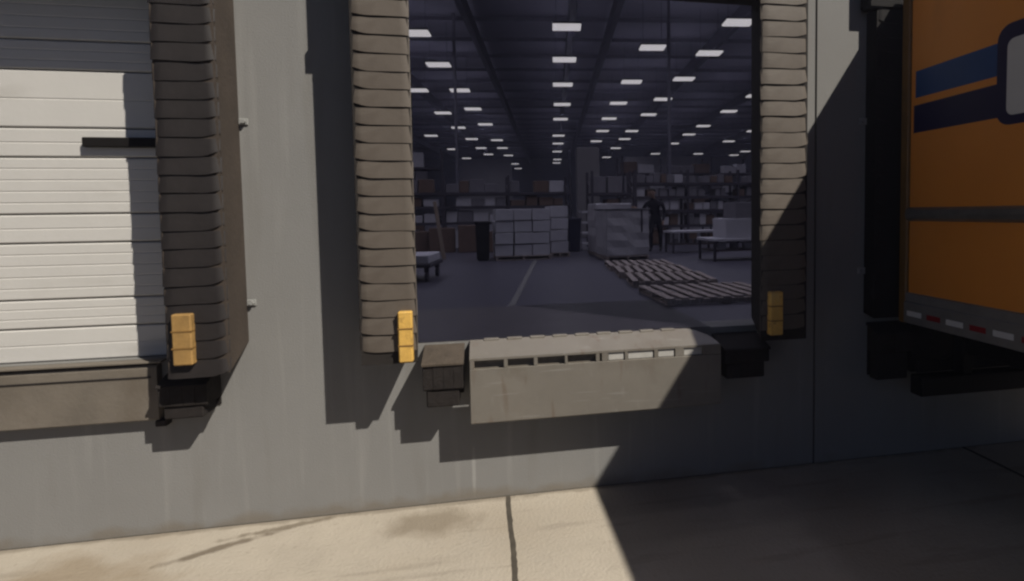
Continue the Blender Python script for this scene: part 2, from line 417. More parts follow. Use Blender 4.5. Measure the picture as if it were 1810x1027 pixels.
def bracket(seal, x, z, sgn):
    b = box(x, x+sgn*0.06, -0.012, -0.002, z-0.022, z+0.022, bev=0.004)
    cyl(b, (x+sgn*0.035, -0.01, z), (x+sgn*0.035, -0.035, z), 0.014, seg=8)
    obj('bracket', b, M_galv, seal)

SD = 0.35
s0 = thing('dock_seal', 'taupe pleated dock seal framing the open doorway', 'dock seal')
side_pad(s0, OX0, -0.452, -0.805, -0.83, SD, M_seal, M_padside, 1.15, HB, -1)
side_pad(s0, OX1, 2.015, 2.385, 2.43, SD, M_seal, M_padside, 1.15, HB, 1)
obj('corner_block', box(-0.845, -0.79, -SD-0.004, -0.004, 3.6, HB-0.002), M_padside, s0)
head_pad(s0, -0.845, 2.45, SD, M_padside)
marker(s0, -0.565, -0.475, 1.165, 1.50, SD); marker(s0, 2.062, 2.165, 1.20, 1.525, SD)

s1 = thing('dock_seal', 'dark worn pleated dock seal beside the closed white door', 'dock seal')
side_pad(s1, LX1, -1.925, -1.585, -1.60, SD, M_sealdark, M_sealside, 1.16, 3.63, 1)
side_pad(s1, LX0, -4.51, -4.85, -4.88, SD, M_sealdark, M_sealside, 1.16, 3.63, -1)
head_pad(s1, -4.88, -1.57, SD, M_sealdark, 3.63)
marker(s1, -1.875, -1.765, 1.23, 1.545, SD, M_yellow2)
bracket(s1, -1.60, 2.77, 1); bracket(s1, -1.60, 1.545, 1)

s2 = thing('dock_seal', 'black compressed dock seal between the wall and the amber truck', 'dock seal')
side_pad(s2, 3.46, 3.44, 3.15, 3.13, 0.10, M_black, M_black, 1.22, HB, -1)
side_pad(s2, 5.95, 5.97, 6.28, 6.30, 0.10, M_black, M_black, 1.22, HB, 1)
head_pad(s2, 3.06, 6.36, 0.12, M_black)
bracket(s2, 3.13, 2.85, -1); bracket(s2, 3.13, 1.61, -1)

# ---- dock levelers
def leveler(name, label, x0, x1, lipmat, slots, deck=True):
    t = thing(name, label, 'dock leveler')
    yf = -0.262
    ox = [(yf+0.008, 1.128), (yf+0.0, 1.122), (yf+0.004, 1.112), (-0.02, 1.178), (-0.0, 1.186), (-0.0, FZ+0.004)]
    # sloped toe plate between floor edge and lip, outer corner rounded off
    b = bmesh.new()
    P = [(x0, -0.003), (x1-0.20, -0.003), (x1-0.12, -0.04), (x1-0.05, -0.12), (x1-0.02, -0.20), (x1-0.012, yf), (x0, yf)]
    zt = lambda y: FZ+0.004 + (y/yf)*(1.128-FZ-0.004)
    A = [b.verts.new((x, y, zt(y))) for x, y in P]; B = [b.verts.new((x, y, zt(y)-0.016)) for x, y in P]
    b.faces.new(A); b.faces.new(B[::-1])
    for i in range(len(P)): b.faces.new((A[i], B[i], B[(i+1) % len(P)], A[(i+1) % len(P)]))
    bmesh.ops.recalc_face_normals(b, faces=b.faces)
    obj('toe_plate', b, lipmat, t)
    # hinge notches along the rear edge of the plate
    for k in range(9):
        x = x0+0.10+k*0.17
        if x > x1-0.3: break
        obj('hinge_knuckle', box(x, x+0.11, -0.028, 0.02, zt(-0.014)-0.006, zt(-0.014)+0.009, bev=0.003), lipmat, t)
    # pendant lip: vertical plate under the hinge slots
    b = prism([(yf, 1.050), (yf, 0.672), (yf+0.006, 0.664), (yf+0.022, 0.664), (yf+0.022, 1.050)], 'x', x0, x1, bev=0.002)
    lip = obj('lip', b, lipmat, t)
    obj('slot_plate', box(x0+0.01, x1-0.01, yf+0.042, yf+0.056, 1.03, 1.115), M_slot, t)
    prev = x0
    for a, c, bright in slots:
        obj('lug', box(prev, a, yf+0.001, yf+0.04, 1.0505, 1.119, bev=0.003), lipmat, t)
        if bright:
            obj('wear_plate', box(a+0.002, c-0.002, yf+0.012, yf+0.041, 1.052, 1.112, bev=0.004), M_bare, t)
        prev = c
    obj('lug', box(prev, x1, yf+0.001, yf+0.04, 1.0505, 1.119, bev=0.003), lipmat, t)
    obj('front_beam', box(x0+0.05, x1-0.05, -0.08, -0.004, 0.80, 1.15, bev=0.004), M_rubdark, t)
    for x in (x0+0.25, (x0+x1)/2, x1-0.25):
        obj('lip_arm', box(x-0.03, x+0.03, yf+0.024, -0.081, 0.92, 0.98, bev=0.004), M_rubdark, t)
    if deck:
        obj('deck', box(OX0-0.16, x1+0.02, 0.003, 1.46, FZ+0.0005, FZ+0.006), M_deck, t)  # sized to the sun patch on the floor, darkened to cancel it
    return t
SL = [(-0.088, 0.113, 0), (0.141, 0.323, 0), (0.351, 0.545, 0), (0.565, 0.771, 0), (0.800, 0.815, 0), (0.863, 0.986, 1), (1.010, 1.209, 1), (1.240, 1.371, 1), (1.440, 1.590, 1)]
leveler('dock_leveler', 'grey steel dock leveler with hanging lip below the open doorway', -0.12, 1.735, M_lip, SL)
t = thing('dock_leveler', 'dirty brown stowed dock leveler front under the closed white door', 'dock leveler')
obj('front_plate', prism([(-0.004, 0.80), (-0.066, 0.80), (-0.070, 0.806), (-0.070, 1.148), (-0.062, 1.165), (-0.004, 1.182)], 'x', -4.45, -2.135, bev=0.002), M_lip2, t)
obj('sill_angle', box(-4.47, -2.10, -0.090, -0.0035, 1.184, 1.197, bev=0.002), M_lip2, t)
obj('lip_seam', box(-4.40, -2.17, -0.0745, -0.0705, 1.085, 1.095), M_rubdark, t)
obj('lip_keeper', box(-2.16, -2.09, -0.075, -0.004, 0.755, 0.798, bev=0.006), M_rubdark, t)
for x in (-4.2, -3.3): obj('lip_keeper', box(x, x+0.08, -0.075, -0.004, 0.755, 0.798, bev=0.006), M_rubdark, t)

# ---- dock bumpers: laminated rubber blocks between angle plates
def bumper(label, x0, x1, top, mid, bot, dep, m1, m2):
    t = thing('dock_bumper', label, 'dock bumper', group=None)
    obj('mounting_plate', box(x0+0.005, x1-0.005, -0.014, -0.002, bot+0.02, top-0.02, bev=0.003), m2, t)
    n = 4
    for k in range(n):
        a = x0+(x1-x0)*k/n; c = x0+(x1-x0)*(k+1)/n; f = -dep+random.uniform(-.003, .003)
        obj('rubber_layer', prism([(-0.015, mid), (f+0.01, mid), (f, mid+0.01), (f, top-0.085), (-0.015, top-0.02)], 'x', a+0.0004, c-0.0004, bev=0.002), m2, t)
    obj('top_cap', prism([(-0.002, top-0.019), (-dep-0.012, top-0.092), (-dep-0.012, top-0.080), (-dep-0.004, top-0.072), (-0.002, top)], 'x', x0-0.006, x1+0.006), m1, t)
    obj('lower_block', box(x0+0.02, x1-0.03, -dep+0.015, -0.015, bot, mid-0.001, bev=0.008), m2, t)
    return t
bumper('brown laminated rubber bumper beside the yellow marker, left of the hanging lip', -0.435, -0.165, 1.185, 0.92, 0.80, 0.255, M_rubber, M_rubdark)
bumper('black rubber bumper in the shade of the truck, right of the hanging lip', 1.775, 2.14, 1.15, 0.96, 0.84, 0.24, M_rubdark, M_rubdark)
bumper('dark rubber bumper under the seal of the closed white door', -2.06, -1.78, 1.14, 0.92, 0.84, 0.22, M_rubdark, M_rubdark)

bumper('black rubber bumper under the seal next to the amber truck', 3.16, 3.50, 1.17, 0.93, 0.70, 0.13, M_rubdark, M_rubdark)

t = thing('dock_leveler', 'added black plates deepening the shade under the amber truck', 'dock leveler')  # added black plates, make the wall under the truck darker
obj('front_plate', box(3.52, 6.0, -0.09, -0.003, 0.74, 1.19, bev=0.006), M_rubdark, t)
obj('lower_beam', box(3.56, 5.96, -0.12, -0.091, 0.74, 0.84, bev=0.004), M_rubdark, t)

# ================================================================ TRUCK
tx, ty, TZ = 3.335, -0.16, 3.84
tr = thing('box_truck', 'amber box truck with blue stripes backed against the dock', 'truck', (tx+1.29, ty-3.6, 0))
ox_, oy_ = -(tx+1.29), -(ty-3.6)
def T(x0, x1, y0, y1, z0, z1, bev=0.0): return box(x0+ox_, x1+ox_, y0+oy_, y1+oy_, z0, z1, bev=bev)
obj('cargo_box', T(tx, tx+2.58, ty-7.2, ty-0.09, 1.28, TZ, bev=0.02), M_truck, tr)
obj('corner_post', T(tx-0.006, tx+2.586, ty-0.088, ty, 1.20, TZ+0.004, bev=0.012), M_trim, tr)
obj('roof_rail', T(tx-0.012, tx+0.05, ty-7.2, ty-0.09, TZ-0.09, TZ+0.008, bev=0.008), M_alu, tr)
obj('rub_rail', prism([(tx+ox_+0.001, 2.025), (tx+ox_-0.030, 2.045), (tx+ox_-0.036, 2.08), (tx+ox_-0.030, 2.115), (tx+ox_+0.001, 2.135)], 'y', ty-7.0+oy_, ty-0.10+oy_), M_rub, tr)
br = obj('bottom_rail', prism([(tx+ox_+0.002, 1.455), (tx+ox_-0.016, 1.445), (tx+ox_-0.016, 1.385), (tx+ox_-0.028, 1.375), (tx+ox_-0.028, 1.215), (tx+ox_+0.002, 1.205)], 'y', ty-7.0+oy_, ty-0.095+oy_), M_alu, tr)
y = ty-0.13; k = 0
while y > ty-5:
    L = 0.15 if k % 2 == 0 else 0.13
    obj('reflective_tape', T(tx-0.0302, tx-0.0275, y-L, y, 1.272, 1.312), M_white if k % 2 == 0 else M_red, br)
    y -= L+0.055; k += 1
# side stripes and the start of the big outlined letter
def decal(name, pts, m_, off):
    b = bmesh.new(); f = b.faces.new([b.verts.new((tx-off+ox_, yy+oy_, zz)) for yy, zz in pts])
    r = bmesh.ops.extrude_face_region(b, geom=[f])
    for v in [g for g in r['geom'] if isinstance(g, bmesh.types.BMVert)]: v.co.x += off-0.0005
    bmesh.ops.recalc_face_normals(b, faces=b.faces)
    return obj(name, b, m_, tr)
decal('blue_stripe', [(-0.315, 2.985), (-0.315, 3.19), (-1.2, 3.20), (-1.2, 2.985)], M_blue, 0.002)
decal('navy_stripe', [(-0.30, 2.715), (-0.30, 2.928), (-1.2, 2.935), (-1.2, 2.712)], M_navy, 0.002)
def rounded(y0, y1, z0, z1, r):
    P = []
    for cy, cz, a0 in ((y0+r, z0+r, 180), (y1-r, z0+r, 270), (y1-r, z1-r, 0), (y0+r, z1-r, 90)):
        for k in range(7):
            a = R(a0+15*k); P.append((cy+r*math.cos(a), cz+r*math.sin(a)))
    return P
decal('letter_outline', rounded(-1.95, -1.03, 2.655, 3.30, 0.10), M_navy, 0.0035)
decal('letter_fill', rounded(-1.88, -1.105, 2.715, 3.20, 0.05), M_white, 0.005)
decal('letter_counter', [(-1.885, 2.71), (-1.262, 2.71), (-1.262, 2.90), (-1.885, 2.90)], M_navy, 0.0062)
decal('letter_counter', rounded(-1.72, -1.262, 2.98, 3.12, 0.04), M_navy, 0.0062)
# chassis and rear wheels under the box
obj('chassis', T(tx+0.55, tx+2.03, ty-7.2, ty-0.12, 0.92, 1.279, bev=0.01), M_chassis, tr)
obj('rear_bumper', T(tx+0.10, tx+2.48, ty-0.15, ty-0.02, 0.60, 0.76, bev=0.01), M_chassis, tr)
for x in (tx+0.5, tx+2.0): obj('bumper_hanger', T(x, x+0.09, ty-0.14, ty-0.03, 0.761, 1.19, bev=0.005), M_chassis, tr)
obj('floor_frame', T(tx+0.03, tx+2.55, ty-7.1, ty-0.1, 1.2, 1.278), M_chassis, tr)
obj('axle', cyl(bmesh.new(), (tx+0.2+ox_, ty-2.2+oy_, 0.5), (tx+2.38+ox_, ty-2.2+oy_, 0.5), 0.07), M_chassis, tr)
for x in (tx+0.05, tx+0.36, tx+1.96, tx+2.27):
    bm = bmesh.new(); cyl(bm, (x+ox_, ty-2.2+oy_, 0.5), (x+0.26+ox_, ty-2.2+oy_, 0.5), 0.5, seg=36)
    bmesh.ops.bevel(bm, geom=[e for e in bm.edges if len(e.link_faces) == 2 and any(len(f.verts) > 8 for f in e.link_faces)], offset=0.05, segments=2, affect='EDGES')
    wh = obj('wheel', bm, M_tyre, tr)
    bm = bmesh.new(); cyl(bm, (x-0.004+ox_, ty-2.2+oy_, 0.5), (x+0.02+ox_, ty-2.2+oy_, 0.5), 0.27, 0.27, 24)
    cyl(bm, (x-0.03+ox_, ty-2.2+oy_, 0.5), (x-0.003+ox_, ty-2.2+oy_, 0.5), 0.10, 0.12, 16)
    obj('rim', bm, M_chassis, wh)
obj('mud_flap', T(tx+0.05, tx+0.62, ty-1.55, ty-1.53, 0.25, 1.199), M_chassis, tr)

# ================================================================ WAREHOUSE INTERIOR
# ---- high-bay panel lights
hm = box(-0.56, 0.56, -0.34, 0.34, 0.082, 0.15, bev=0.01); me_h = bpy.data.meshes.new('housing'); hm.to_mesh(me_h); hm.free(); me_h.materials.append(M_steel)
dm = box(-0.54, 0.54, -0.32, 0.32, 0.0, 0.0815, bev=0.012); me_d = bpy.data.meshes.new('diffuser'); dm.to_mesh(me_d); dm.free(); me_d.materials.append(M_lamp)
um = box(-0.42, 0.42, -0.2, 0.2, 0.1505, 0.157); me_u = bpy.data.meshes.new('added_ceiling_fill'); um.to_mesh(me_u); um.free(); me_u.materials.append(M_ceilfill)  # glowing slab added above the housing as fill for the ceiling
cm = bmesh.new()
for x in (-0.4, 0.4): cyl(cm, (x, 0, 0.151), (x, 0, 2.03), 0.008, seg=6)
me_c = bpy.data.meshes.new('suspension_rod'); cm.to_mesh(me_c); cm.free(); me_c.materials.append(M_steel)
ORD = 'first second third fourth fifth sixth seventh eighth ninth tenth eleventh twelfth thirteenth fourteenth fifteenth sixteenth seventeenth eighteenth nineteenth twentieth'.split()
ORD += ['twenty-'+k for k in ORD[:9]] + ['thirtieth'] + ['thirty-'+k for k in ORD[:9]] + ['fortieth']
ROWS = {  # entries nearest the dock are unseen lamps added to brighten the goods
    'over the middle of the aisle': (0.70, [5.6, 7.9, 10.2, 12.6, 17.3, 22.0, 26.6, 31.7, 37.4, 43.2, 52.3, 58.2, 65.7, 75.3, 80.4]),
    'over the left-hand storage bays': (-5.2, [6.2, 8.6, 11.1, 13.7, 18.3, 22.9, 27.6, 33.2, 39.0, 45.6, 55.3, 61.9, 69.7, 81.6, 89.8]),
    'over the second left-hand bays': (-7.5, [8, 13, 20, 26.5, 33.2, 40.5, 47.3, 54.4, 61.8, 68.3]),
    'over the far left-hand bays': (-10.7, [21, 31.5, 41.9, 52, 62.7, 72.9]),
    'over the right side of the aisle': (4.45, [6.0, 9.0, 12.2, 18.4, 24.6, 31.0, 37.0, 43.0, 49.5, 56.5, 62.4, 84.4]),
    'over the right-hand packing tables': (7.1, [6.3, 8.5, 10.6, 12.7, 17, 21.3, 25.4, 30.3, 35.7, 41.3, 49.6, 54.9, 62.6, 72.8]),
    'over the right-hand storage bays': (12.7, [22, 28.5, 34.7, 40.0, 46.8, 51.9, 58.7, 68.9, 78.7]),
    'over the far right-hand bays': (18.1, [40, 49.9, 57.1, 69.3, 75.0]),
    'over the outermost right-hand bays': (23.2, [66.9, 71.2]),
}
lamp_data = bpy.data.lights.new('downlight', 'AREA')      # high-bay optic: most of its light goes down, little along the hall
lamp_data.shape = 'RECTANGLE'; lamp_data.size = 0.94; lamp_data.size_y = 0.5; lamp_data.energy = 13.0; lamp_data.spread = R(146); lamp_data.color = (0.80, 0.79, 1.0)
for where, (u, vs_) in ROWS.items():
    for iv, v in enumerate(vs_):
        t = thing('ceiling_light', 'white panel light hung ' + where + ', ' + ORD[iv] + ' from the dock', 'ceiling light', IN(u+random.uniform(-.06, .06), v, 9.17), -PHI, 'panel lights under the warehouse roof')
        place('housing', me_h, t); place('diffuser', me_d, t); place('added_ceiling_fill', me_u, t); place('suspension_rod', me_c, t)
        lo_ = place('downlight', lamp_data, t, (0, 0, -0.004))

# ---- columns, and a pale block standing in for a lamp-lit wall patch
for u, v, s, mm, lab, z1 in ((1.35, 21.5, 0.42, M_litpatch, 'pale block standing in for a lamp-lit wall patch beyond the wrapped pallet', 4.55), (-4.0, 24.5, 0.06, M_joist, 'thin dark steel column behind the storage rack', 10.54),
                         (0.62, 20.0, 0.035, M_steel, 'thin dark steel post next to the pale lit-wall block', 4.3), (4.6, 22.0, 0.06, M_joist, 'thin dark steel column rising over the bin shelving', 10.54)):
    t = thing('column', lab, 'column', IN(u, v), -PHI)
    obj('shaft', box(-s, s, -s, s, 0.012, z1-FZ, bev=0.015), mm, t)
    obj('base_plate', box(-s-0.08, s+0.08, -s-0.08, s+0.08, 0.0, 0.0115), M_steel, t)
# pale partition walls far down the hall
for u0, u1, v, h, lab in ((-9.5, -4.2, 60, 6.6, 'pale far partition wall behind the left storage racks'), (7.5, 15, 58, 6.6, 'pale far partition wall behind the right storage racks')):
    t = tag(obj('partition_wall', box(u0, u1, -0.1, 0.1, 0, h), M_inwall, loc=IN(0, v)), lab, 'wall'); t.rotation_euler = (0, 0, -PHI)

# ---- cartons
_cm = {}
def carton(sx, sy, sz, material, loc, rz, label, group, tape=True, name='carton', cat='box'):
    k = (round(sx, 3), round(sy, 3), round(sz, 3), material.name)
    if k not in _cm:
        b = box(-sx/2, sx/2, -sy/2, sy/2, 0, sz, bev=0.008)
        for v in b.verts:                                    # slightly bulging, uneven sides
            v.co.x += 0.006*math.sin(v.co.z*9+v.co.y*5); v.co.y += 0.005*math.sin(v.co.z*8+v.co.x*6)
        me = bpy.data.meshes.new(name); b.to_mesh(me); b.free(); me.materials.append(material); _cm[k] = me
    o = place(name, _cm[k], None, loc, rz)
    return tag(o, label, cat, group)
def rel(root, dx, dy, rz): return Vector((root[0]+dx*math.cos(rz)-dy*math.sin(rz), root[1]+dx*math.sin(rz)+dy*math.cos(rz), root[2]))

# ---- pallets
def plank_mesh(sx, sy, sz):
    b = box(-sx/2, sx/2, -sy/2, sy/2, 0, sz, bev=0.004); me = bpy.data.meshes.new('deck_board'); b.to_mesh(me); b.free(); me.materials.append(M_wood); return me
def make_pallet(wd, dp, nb=7, ht=0.13):
    bw = dp/nb*0.6
    return {'top': plank_mesh(wd, bw, 0.018), 'str': plank_mesh(0.04, dp, ht-0.036), 'w': wd, 'd': dp, 'nb': nb, 'h': ht, 'bw': bw}
def pallet(K, loc, rz, label, group=None):
    t = thing('pallet', label, 'pallet', loc, rz, group)
    w_, d_ = K['w'], K['d']
    for k in range(K['nb']):
        y = -d_/2+K['bw']/2 + k*(d_-K['bw'])/(K['nb']-1)
        place('deck_board', K['top'], t, (random.uniform(-.012, .012), y, K['h']-0.018), R(random.uniform(-1, 1)))
    for k in (0, K['nb']//2, K['nb']-1):
        y = -d_/2+K['bw']/2 + k*(d_-K['bw'])/(K['nb']-1)
        place('bottom_board', K['top'], t, (0, y, 0.0005))
    for x in (-w_/2+0.025, 0, w_/2-0.025): place('stringer', K['str'], t, (x, 0, 0.0185))
    return t
PA = make_pallet(0.98, 1.05, 8, 0.09)
for v, du, lab in ((9.35, 1.42, 'empty wooden pallet on the floor against the wrapped goods'), (8.33, 1.46, 'empty wooden pallet in the middle of the row on the floor'), (7.30, 1.50, 'empty wooden pallet on the floor next to the doorway pallet')):
    pallet(PA, IN(du, v), R(90)-PHI+R(random.uniform(-4, 4)), lab, 'empty pallets laid along the aisle')
pallet(make_pallet(1.05, 1.25, 9, 0.08), IN(1.66, 6.02), R(90)-PHI+R(7), 'splayed wooden pallet lying on the floor just inside the open doorway', 'empty pallets laid along the aisle')

# ---- white carton stacks on pallets
rzs = R(3)
base = IN(-0.66, 11.75)
LAY = ('bottom', 'second', 'third', 'top')
pallet(make_pallet(1.10, 0.85, 7, 0.09), base, rzs, 'wooden pallet under the wide stack of white cartons')
for k in range(4):
    for i in range(3):
        for j in range(1):
            carton(0.352, 0.80, 0.222, M_cwhite, rel(base, -0.365+i*0.365+random.uniform(-.008, .008), random.uniform(-.02, .02), rzs)+Vector((0, 0, 0.0905+k*0.236)), rzs+R(random.uniform(-1.6, 1.6)),
                   'white carton in the '+LAY[k]+' layer of the wide stack, '+('next to the black bin', 'in the middle', 'next to the slim column')[i], 'white cartons in the wide stack')
base = IN(0.08, 12.35)
pallet(make_pallet(0.42, 0.80, 7, 0.09), base, rzs, 'narrow wooden pallet under the slim column of white cartons')
for k in range(4):
    for j in range(1):
        carton(0.37, 0.76, 0.235, M_cwhite, rel(base, random.uniform(-.008, .008), 0.0, rzs)+Vector((0, 0, 0.0905+k*0.250)), rzs+R(random.uniform(-2, 2)),
               'white carton in the '+LAY[k]+' layer of the slim column beside the wide stack', 'white cartons in the slim column')
# black bin left of the stack, navy bin right
def bin_(name, label, loc, rz, wx, wy, h, material):
    t = thing(name, label, 'bin', loc, rz)
    b = bmesh.new()
    bx(b, -wx/2, wx/2, -wy/2, wy/2, 0, h)
    for v in b.verts:
        if v.co.z < h/2: v.co.x *= 0.86; v.co.y *= 0.86
    bmesh.ops.bevel(b, geom=list(b.edges), offset=0.02, segments=2, affect='EDGES')
    obj('body', b, material, t)
    obj('rim', box(-wx/2-0.015, wx/2+0.015, -wy/2-0.015, wy/2+0.015, h-0.05, h+0.006, bev=0.008), material, t)
    return t
bin_('waste_bin', 'tall black waste bin beside the wide stack of white cartons', IN(-1.42, 11.55), rzs, 0.27, 0.45, 0.78, M_binblack)
bin_('waste_bin', 'navy plastic waste bin between the cartons and the white trolley', IN(0.50, 13.6), rzs, 0.30, 0.3, 0.80, M_binblue)
# white shelf trolley
t = thing('shelf_trolley', 'white open shelf trolley behind the navy bin', 'trolley', IN(0.82, 14.0), rzs)
for x in (-0.16, 0.16):
    for y in (-0.18, 0.18): obj('upright', box(x-0.012, x+0.012, y-0.012, y+0.012, 0.05, 1.02), M_cgrey, t)
for z in (0.14, 0.40, 0.66, 0.92): obj('shelf', box(-0.147, 0.147, -0.2, 0.2, z, z+0.05, bev=0.004), M_cwhite, t)
for x in (-0.16, 0.16): obj('castor', cyl(bmesh.new(), (x-0.012, -0.18, 0.025), (x+0.012, -0.18, 0.025), 0.025), M_rack, t)
for x in (-0.16, 0.16): obj('castor', cyl(bmesh.new(), (x-0.012, 0.18, 0.025), (x+0.012, 0.18, 0.025), 0.025), M_rack, t)

# ---- stretch-wrapped pallet loads
def wrapped(label, loc, rz, wx, wy, h, notch):
    t = thing('wrapped_pallet', label, 'wrapped pallet', loc, rz)
    K = make_pallet(wx+0.02, wy+0.02, 7, 0.09)
    for k in range(7):
        y = -wy/2+k*(wy-0.05)/6+0.025; place('deck_board', K['top'], t, (0, y, 0.072))
    for x in (-wx/2+0.03, 0, wx/2-0.03): place('stringer', K['str'], t, (x, 0, 0.016))
    b = box(-wx/2, wx/2, -wy/2, wy/2, 0.0905, h, bev=0.02)
    bmesh.ops.subdivide_edges(b, edges=list(b.edges), cuts=5, use_grid_fill=True)
    rnd = random.Random(int(wx*100))
    for v in b.verts:
        k = 0.012*math.sin(v.co.z*23+v.co.x*7)+rnd.uniform(-.006, .006); n = Vector((v.co.x, v.co.y, 0))
        if n.length: v.co += n.normalized()*k
    bmesh.ops.recalc_face_normals(b, faces=b.faces)
    g = obj('wrapped_goods', b, M_wrap, t, smooth=False)
    if notch:
        obj('cover_sheet', box(-wx/2-0.02, wx/2+0.02, -wy/2-0.02, wy/2+0.02, h+0.001, h+0.02, bev=0.006), M_cgrey, t)
        obj('strap', box(0.26, 0.29, -wy/2-0.03, -wy/2-0.006, 0.55, h-0.01), M_rack, t)
    return t
wrapped('stretch-wrapped block of pale goods on a pallet near the empty pallets', IN(1.36, 11.15), R(4), 0.86, 0.8, 0.98, True)
wrapped('taller stretch-wrapped pallet load behind the front wrapped block', IN(1.22, 12.2), R(3), 0.80, 0.7, 1.12, False)

# ---- storage racks with cartons
def rack(name, label, loc, rz, bays, bw, dp, levels, h, fill, group, mats, seed, csize=(0.2, 0.34), bottom=True):
    rnd = random.Random(seed)
    t = thing(name, label, 'rack', loc, rz)
    for k in range(bays+1):
        for y in (0, dp): obj('upright', box(k*bw-0.03, k*bw+0.03, y-0.03, y+0.03, 0, h), M_rack, t)
        for q in range(4):
            z = 0.2+q*(h-0.4)/4
            b = bmesh.new(); cyl(b, (k*bw, 0.03, z), (k*bw, dp-0.03, z+(h-0.4)/4*0.9), 0.012, seg=6); obj('brace', b, M_rack, t)
    for z in levels:
        for k in range(bays):
            for y in (-0.012, dp+0.012): obj('beam', box(k*bw+0.031, (k+1)*bw-0.031, y-0.015, y+0.015, z-0.07, z-0.002), M_rack, t)
            obj('shelf', box(k*bw+0.032, (k+1)*bw-0.032, 0.01, dp-0.01, z-0.02, z), M_shelf, t)
    LV = ['bottom', 'second', 'third', 'fourth', 'fifth']
    zs_ = ([0.02] if bottom else []) + list(levels)
    for q, z in enumerate(zs_):
        head = (zs_[q+1]-z-0.09) if q+1 < len(zs_) else fill[2]
        cnt = 0
        for k in range(bays):
            x = k*bw+0.05
            while x < (k+1)*bw-csize[0]:
                sx = rnd.uniform(*csize)
                if x+sx > (k+1)*bw-0.04: break
                if rnd.random() < fill[0]:
                    sz = head*rnd.uniform(fill[1], 0.97); mm = rnd.choice(mats)
                    sx, sy = round(sx*20)/20-0.005, 0.4
                    sz = max(0.08, round(sz*25)/25-0.005)
                    nm = {'white_carton': 'white', 'grey_carton': 'grey', 'brown_cardboard': 'brown cardboard'}[mm.name]
                    carton(sx, min(sy, dp-0.1), sz, mm, rel(loc, x+sx/2, 0.04+min(sy, dp-0.1)/2+rnd.uniform(0, .03), rz)+Vector((0, 0, z+0.001)), rz+R(rnd.uniform(-2, 2)),
                           nm+' carton '+ORD[cnt]+' from the '+group[2]+', '+('top' if q == len(zs_)-1 else LV[q])+' shelf, '+group[0], nm+' '+group[1]); cnt += 1
                x += sx+rnd.uniform(0.01, 0.06 if fill[0] > 0.8 else 0.14)
    return t
rack('storage_rack', 'dark storage rack row behind the white carton stacks', IN(-4.6, 15.2), R(1.5), 3, 1.72, 0.75, (0.72, 1.15, 1.52), 1.98, (0.85, 0.55, 0.38),
     ('rack behind white stacks', 'cartons on the rack behind the white stacks', 'timber end'), [M_cgrey, M_cbrown, M_cbrown, M_cwhite, M_cgrey], 4, (0.25, 0.42))
rack('storage_rack', 'dark shelving end unit behind the wrapped pallets', IN(1.05, 14.9), R(2), 1, 1.15, 0.6, (0.62, 1.05, 1.45), 2.02, (0.5, 0.5, 0.45),
     ('end unit behind wrapped goods', 'cartons on the shelving end unit', 'trolley side'), [M_cgrey, M_cbrown], 7, (0.25, 0.4))
rack('bin_shelving', 'long dark bin shelving with rows of small boxes behind the tables', IN(2.3, 15.6), R(2), 4, 1.55, 0.5, (0.55, 0.98, 1.36, 1.74), 2.1, (0.82, 0.62, 0.30),
     ('long bin shelving', 'small boxes on the bin shelving', 'wrapped goods'), [M_cgrey, M_cgrey, M_cgrey, M_cbrown, M_cwhite], 9, (0.16, 0.27))
rack('storage_rack', 'tall dark storage rack at the left edge of the hall', IN(-7.4, 18.6), R(1), 2, 1.9, 0.8, (0.9, 1.7, 2.5), 3.1, (0.7, 0.5, 0.5),
     ('tall rack beyond timber', 'cartons on the tall left rack', 'outer wall end'), [M_cgrey, M_cbrown, M_cwhite], 13, (0.35, 0.6))
rack('storage_rack', 'tall dark storage rack far behind the bin shelving', IN(3.0, 24.0), R(1), 5, 2.0, 0.9, (0.9, 1.75, 2.6), 3.3, (0.7, 0.5, 0.6),
     ('tall rack behind bin shelving', 'cartons on the tall rear rack', 'pale block end'), [M_cgrey, M_cbrown, M_cwhite], 17, (0.4, 0.7))
# cardboard bulk boxes in front of the left rack
for k, (u, v, sx, sz) in enumerate(((-2.75, 14.35, 0.62, 0.60), (-2.05, 14.3, 0.60, 0.66), (-1.45, 14.2, 0.50, 0.50), (-3.4, 14.5, 0.60, 0.52))):
    carton(sx, 0.55, sz, M_cbrown, IN(u, v), R(random.uniform(-4, 4)), ('brown bulk cardboard box second from the timber plank, before the storage rack', 'largest brown bulk cardboard box before the storage rack', 'smallest brown bulk cardboard box, nearest the black bin', 'brown bulk cardboard box right behind the timber plank')[k], 'bulk cardboard boxes before the left rack')
# leaning timber
b = prism([(0, 0), (0.075, 0), (0.075, 1.22), (0, 1.22)], 'y', 0, 0.05, bev=0.004)
o = tag(obj('timber_post', b, M_post, loc=IN(-2.30, 11.9)), 'pale timber plank leaning by the cardboard boxes', 'plank'); o.rotation_euler = (R(-6), R(-8), 0)
# low platform cart by the doorway
t = thing('platform_cart', 'low grey platform cart with a white slab just inside the doorway', 'cart', IN(-2.02, 8.35), -PHI)
obj('platform', box(-0.33, 0.33, -0.45, 0.45, 0.20, 0.25, bev=0.008), M_rack, t)
obj('slab_load', box(-0.30, 0.30, -0.42, 0.42, 0.251, 0.37, bev=0.012), M_cwhite, t)
for x in (-0.26, 0.26):
    for y in (-0.36, 0.36):
        b = cyl(bmesh.new(), (x-0.02, y, 0.07), (x+0.02, y, 0.07), 0.07, seg=18); bx(b, x-0.03, x+0.03, y-0.03, y+0.03, 0.13, 0.1995); obj('castor', b, M_rack, t)

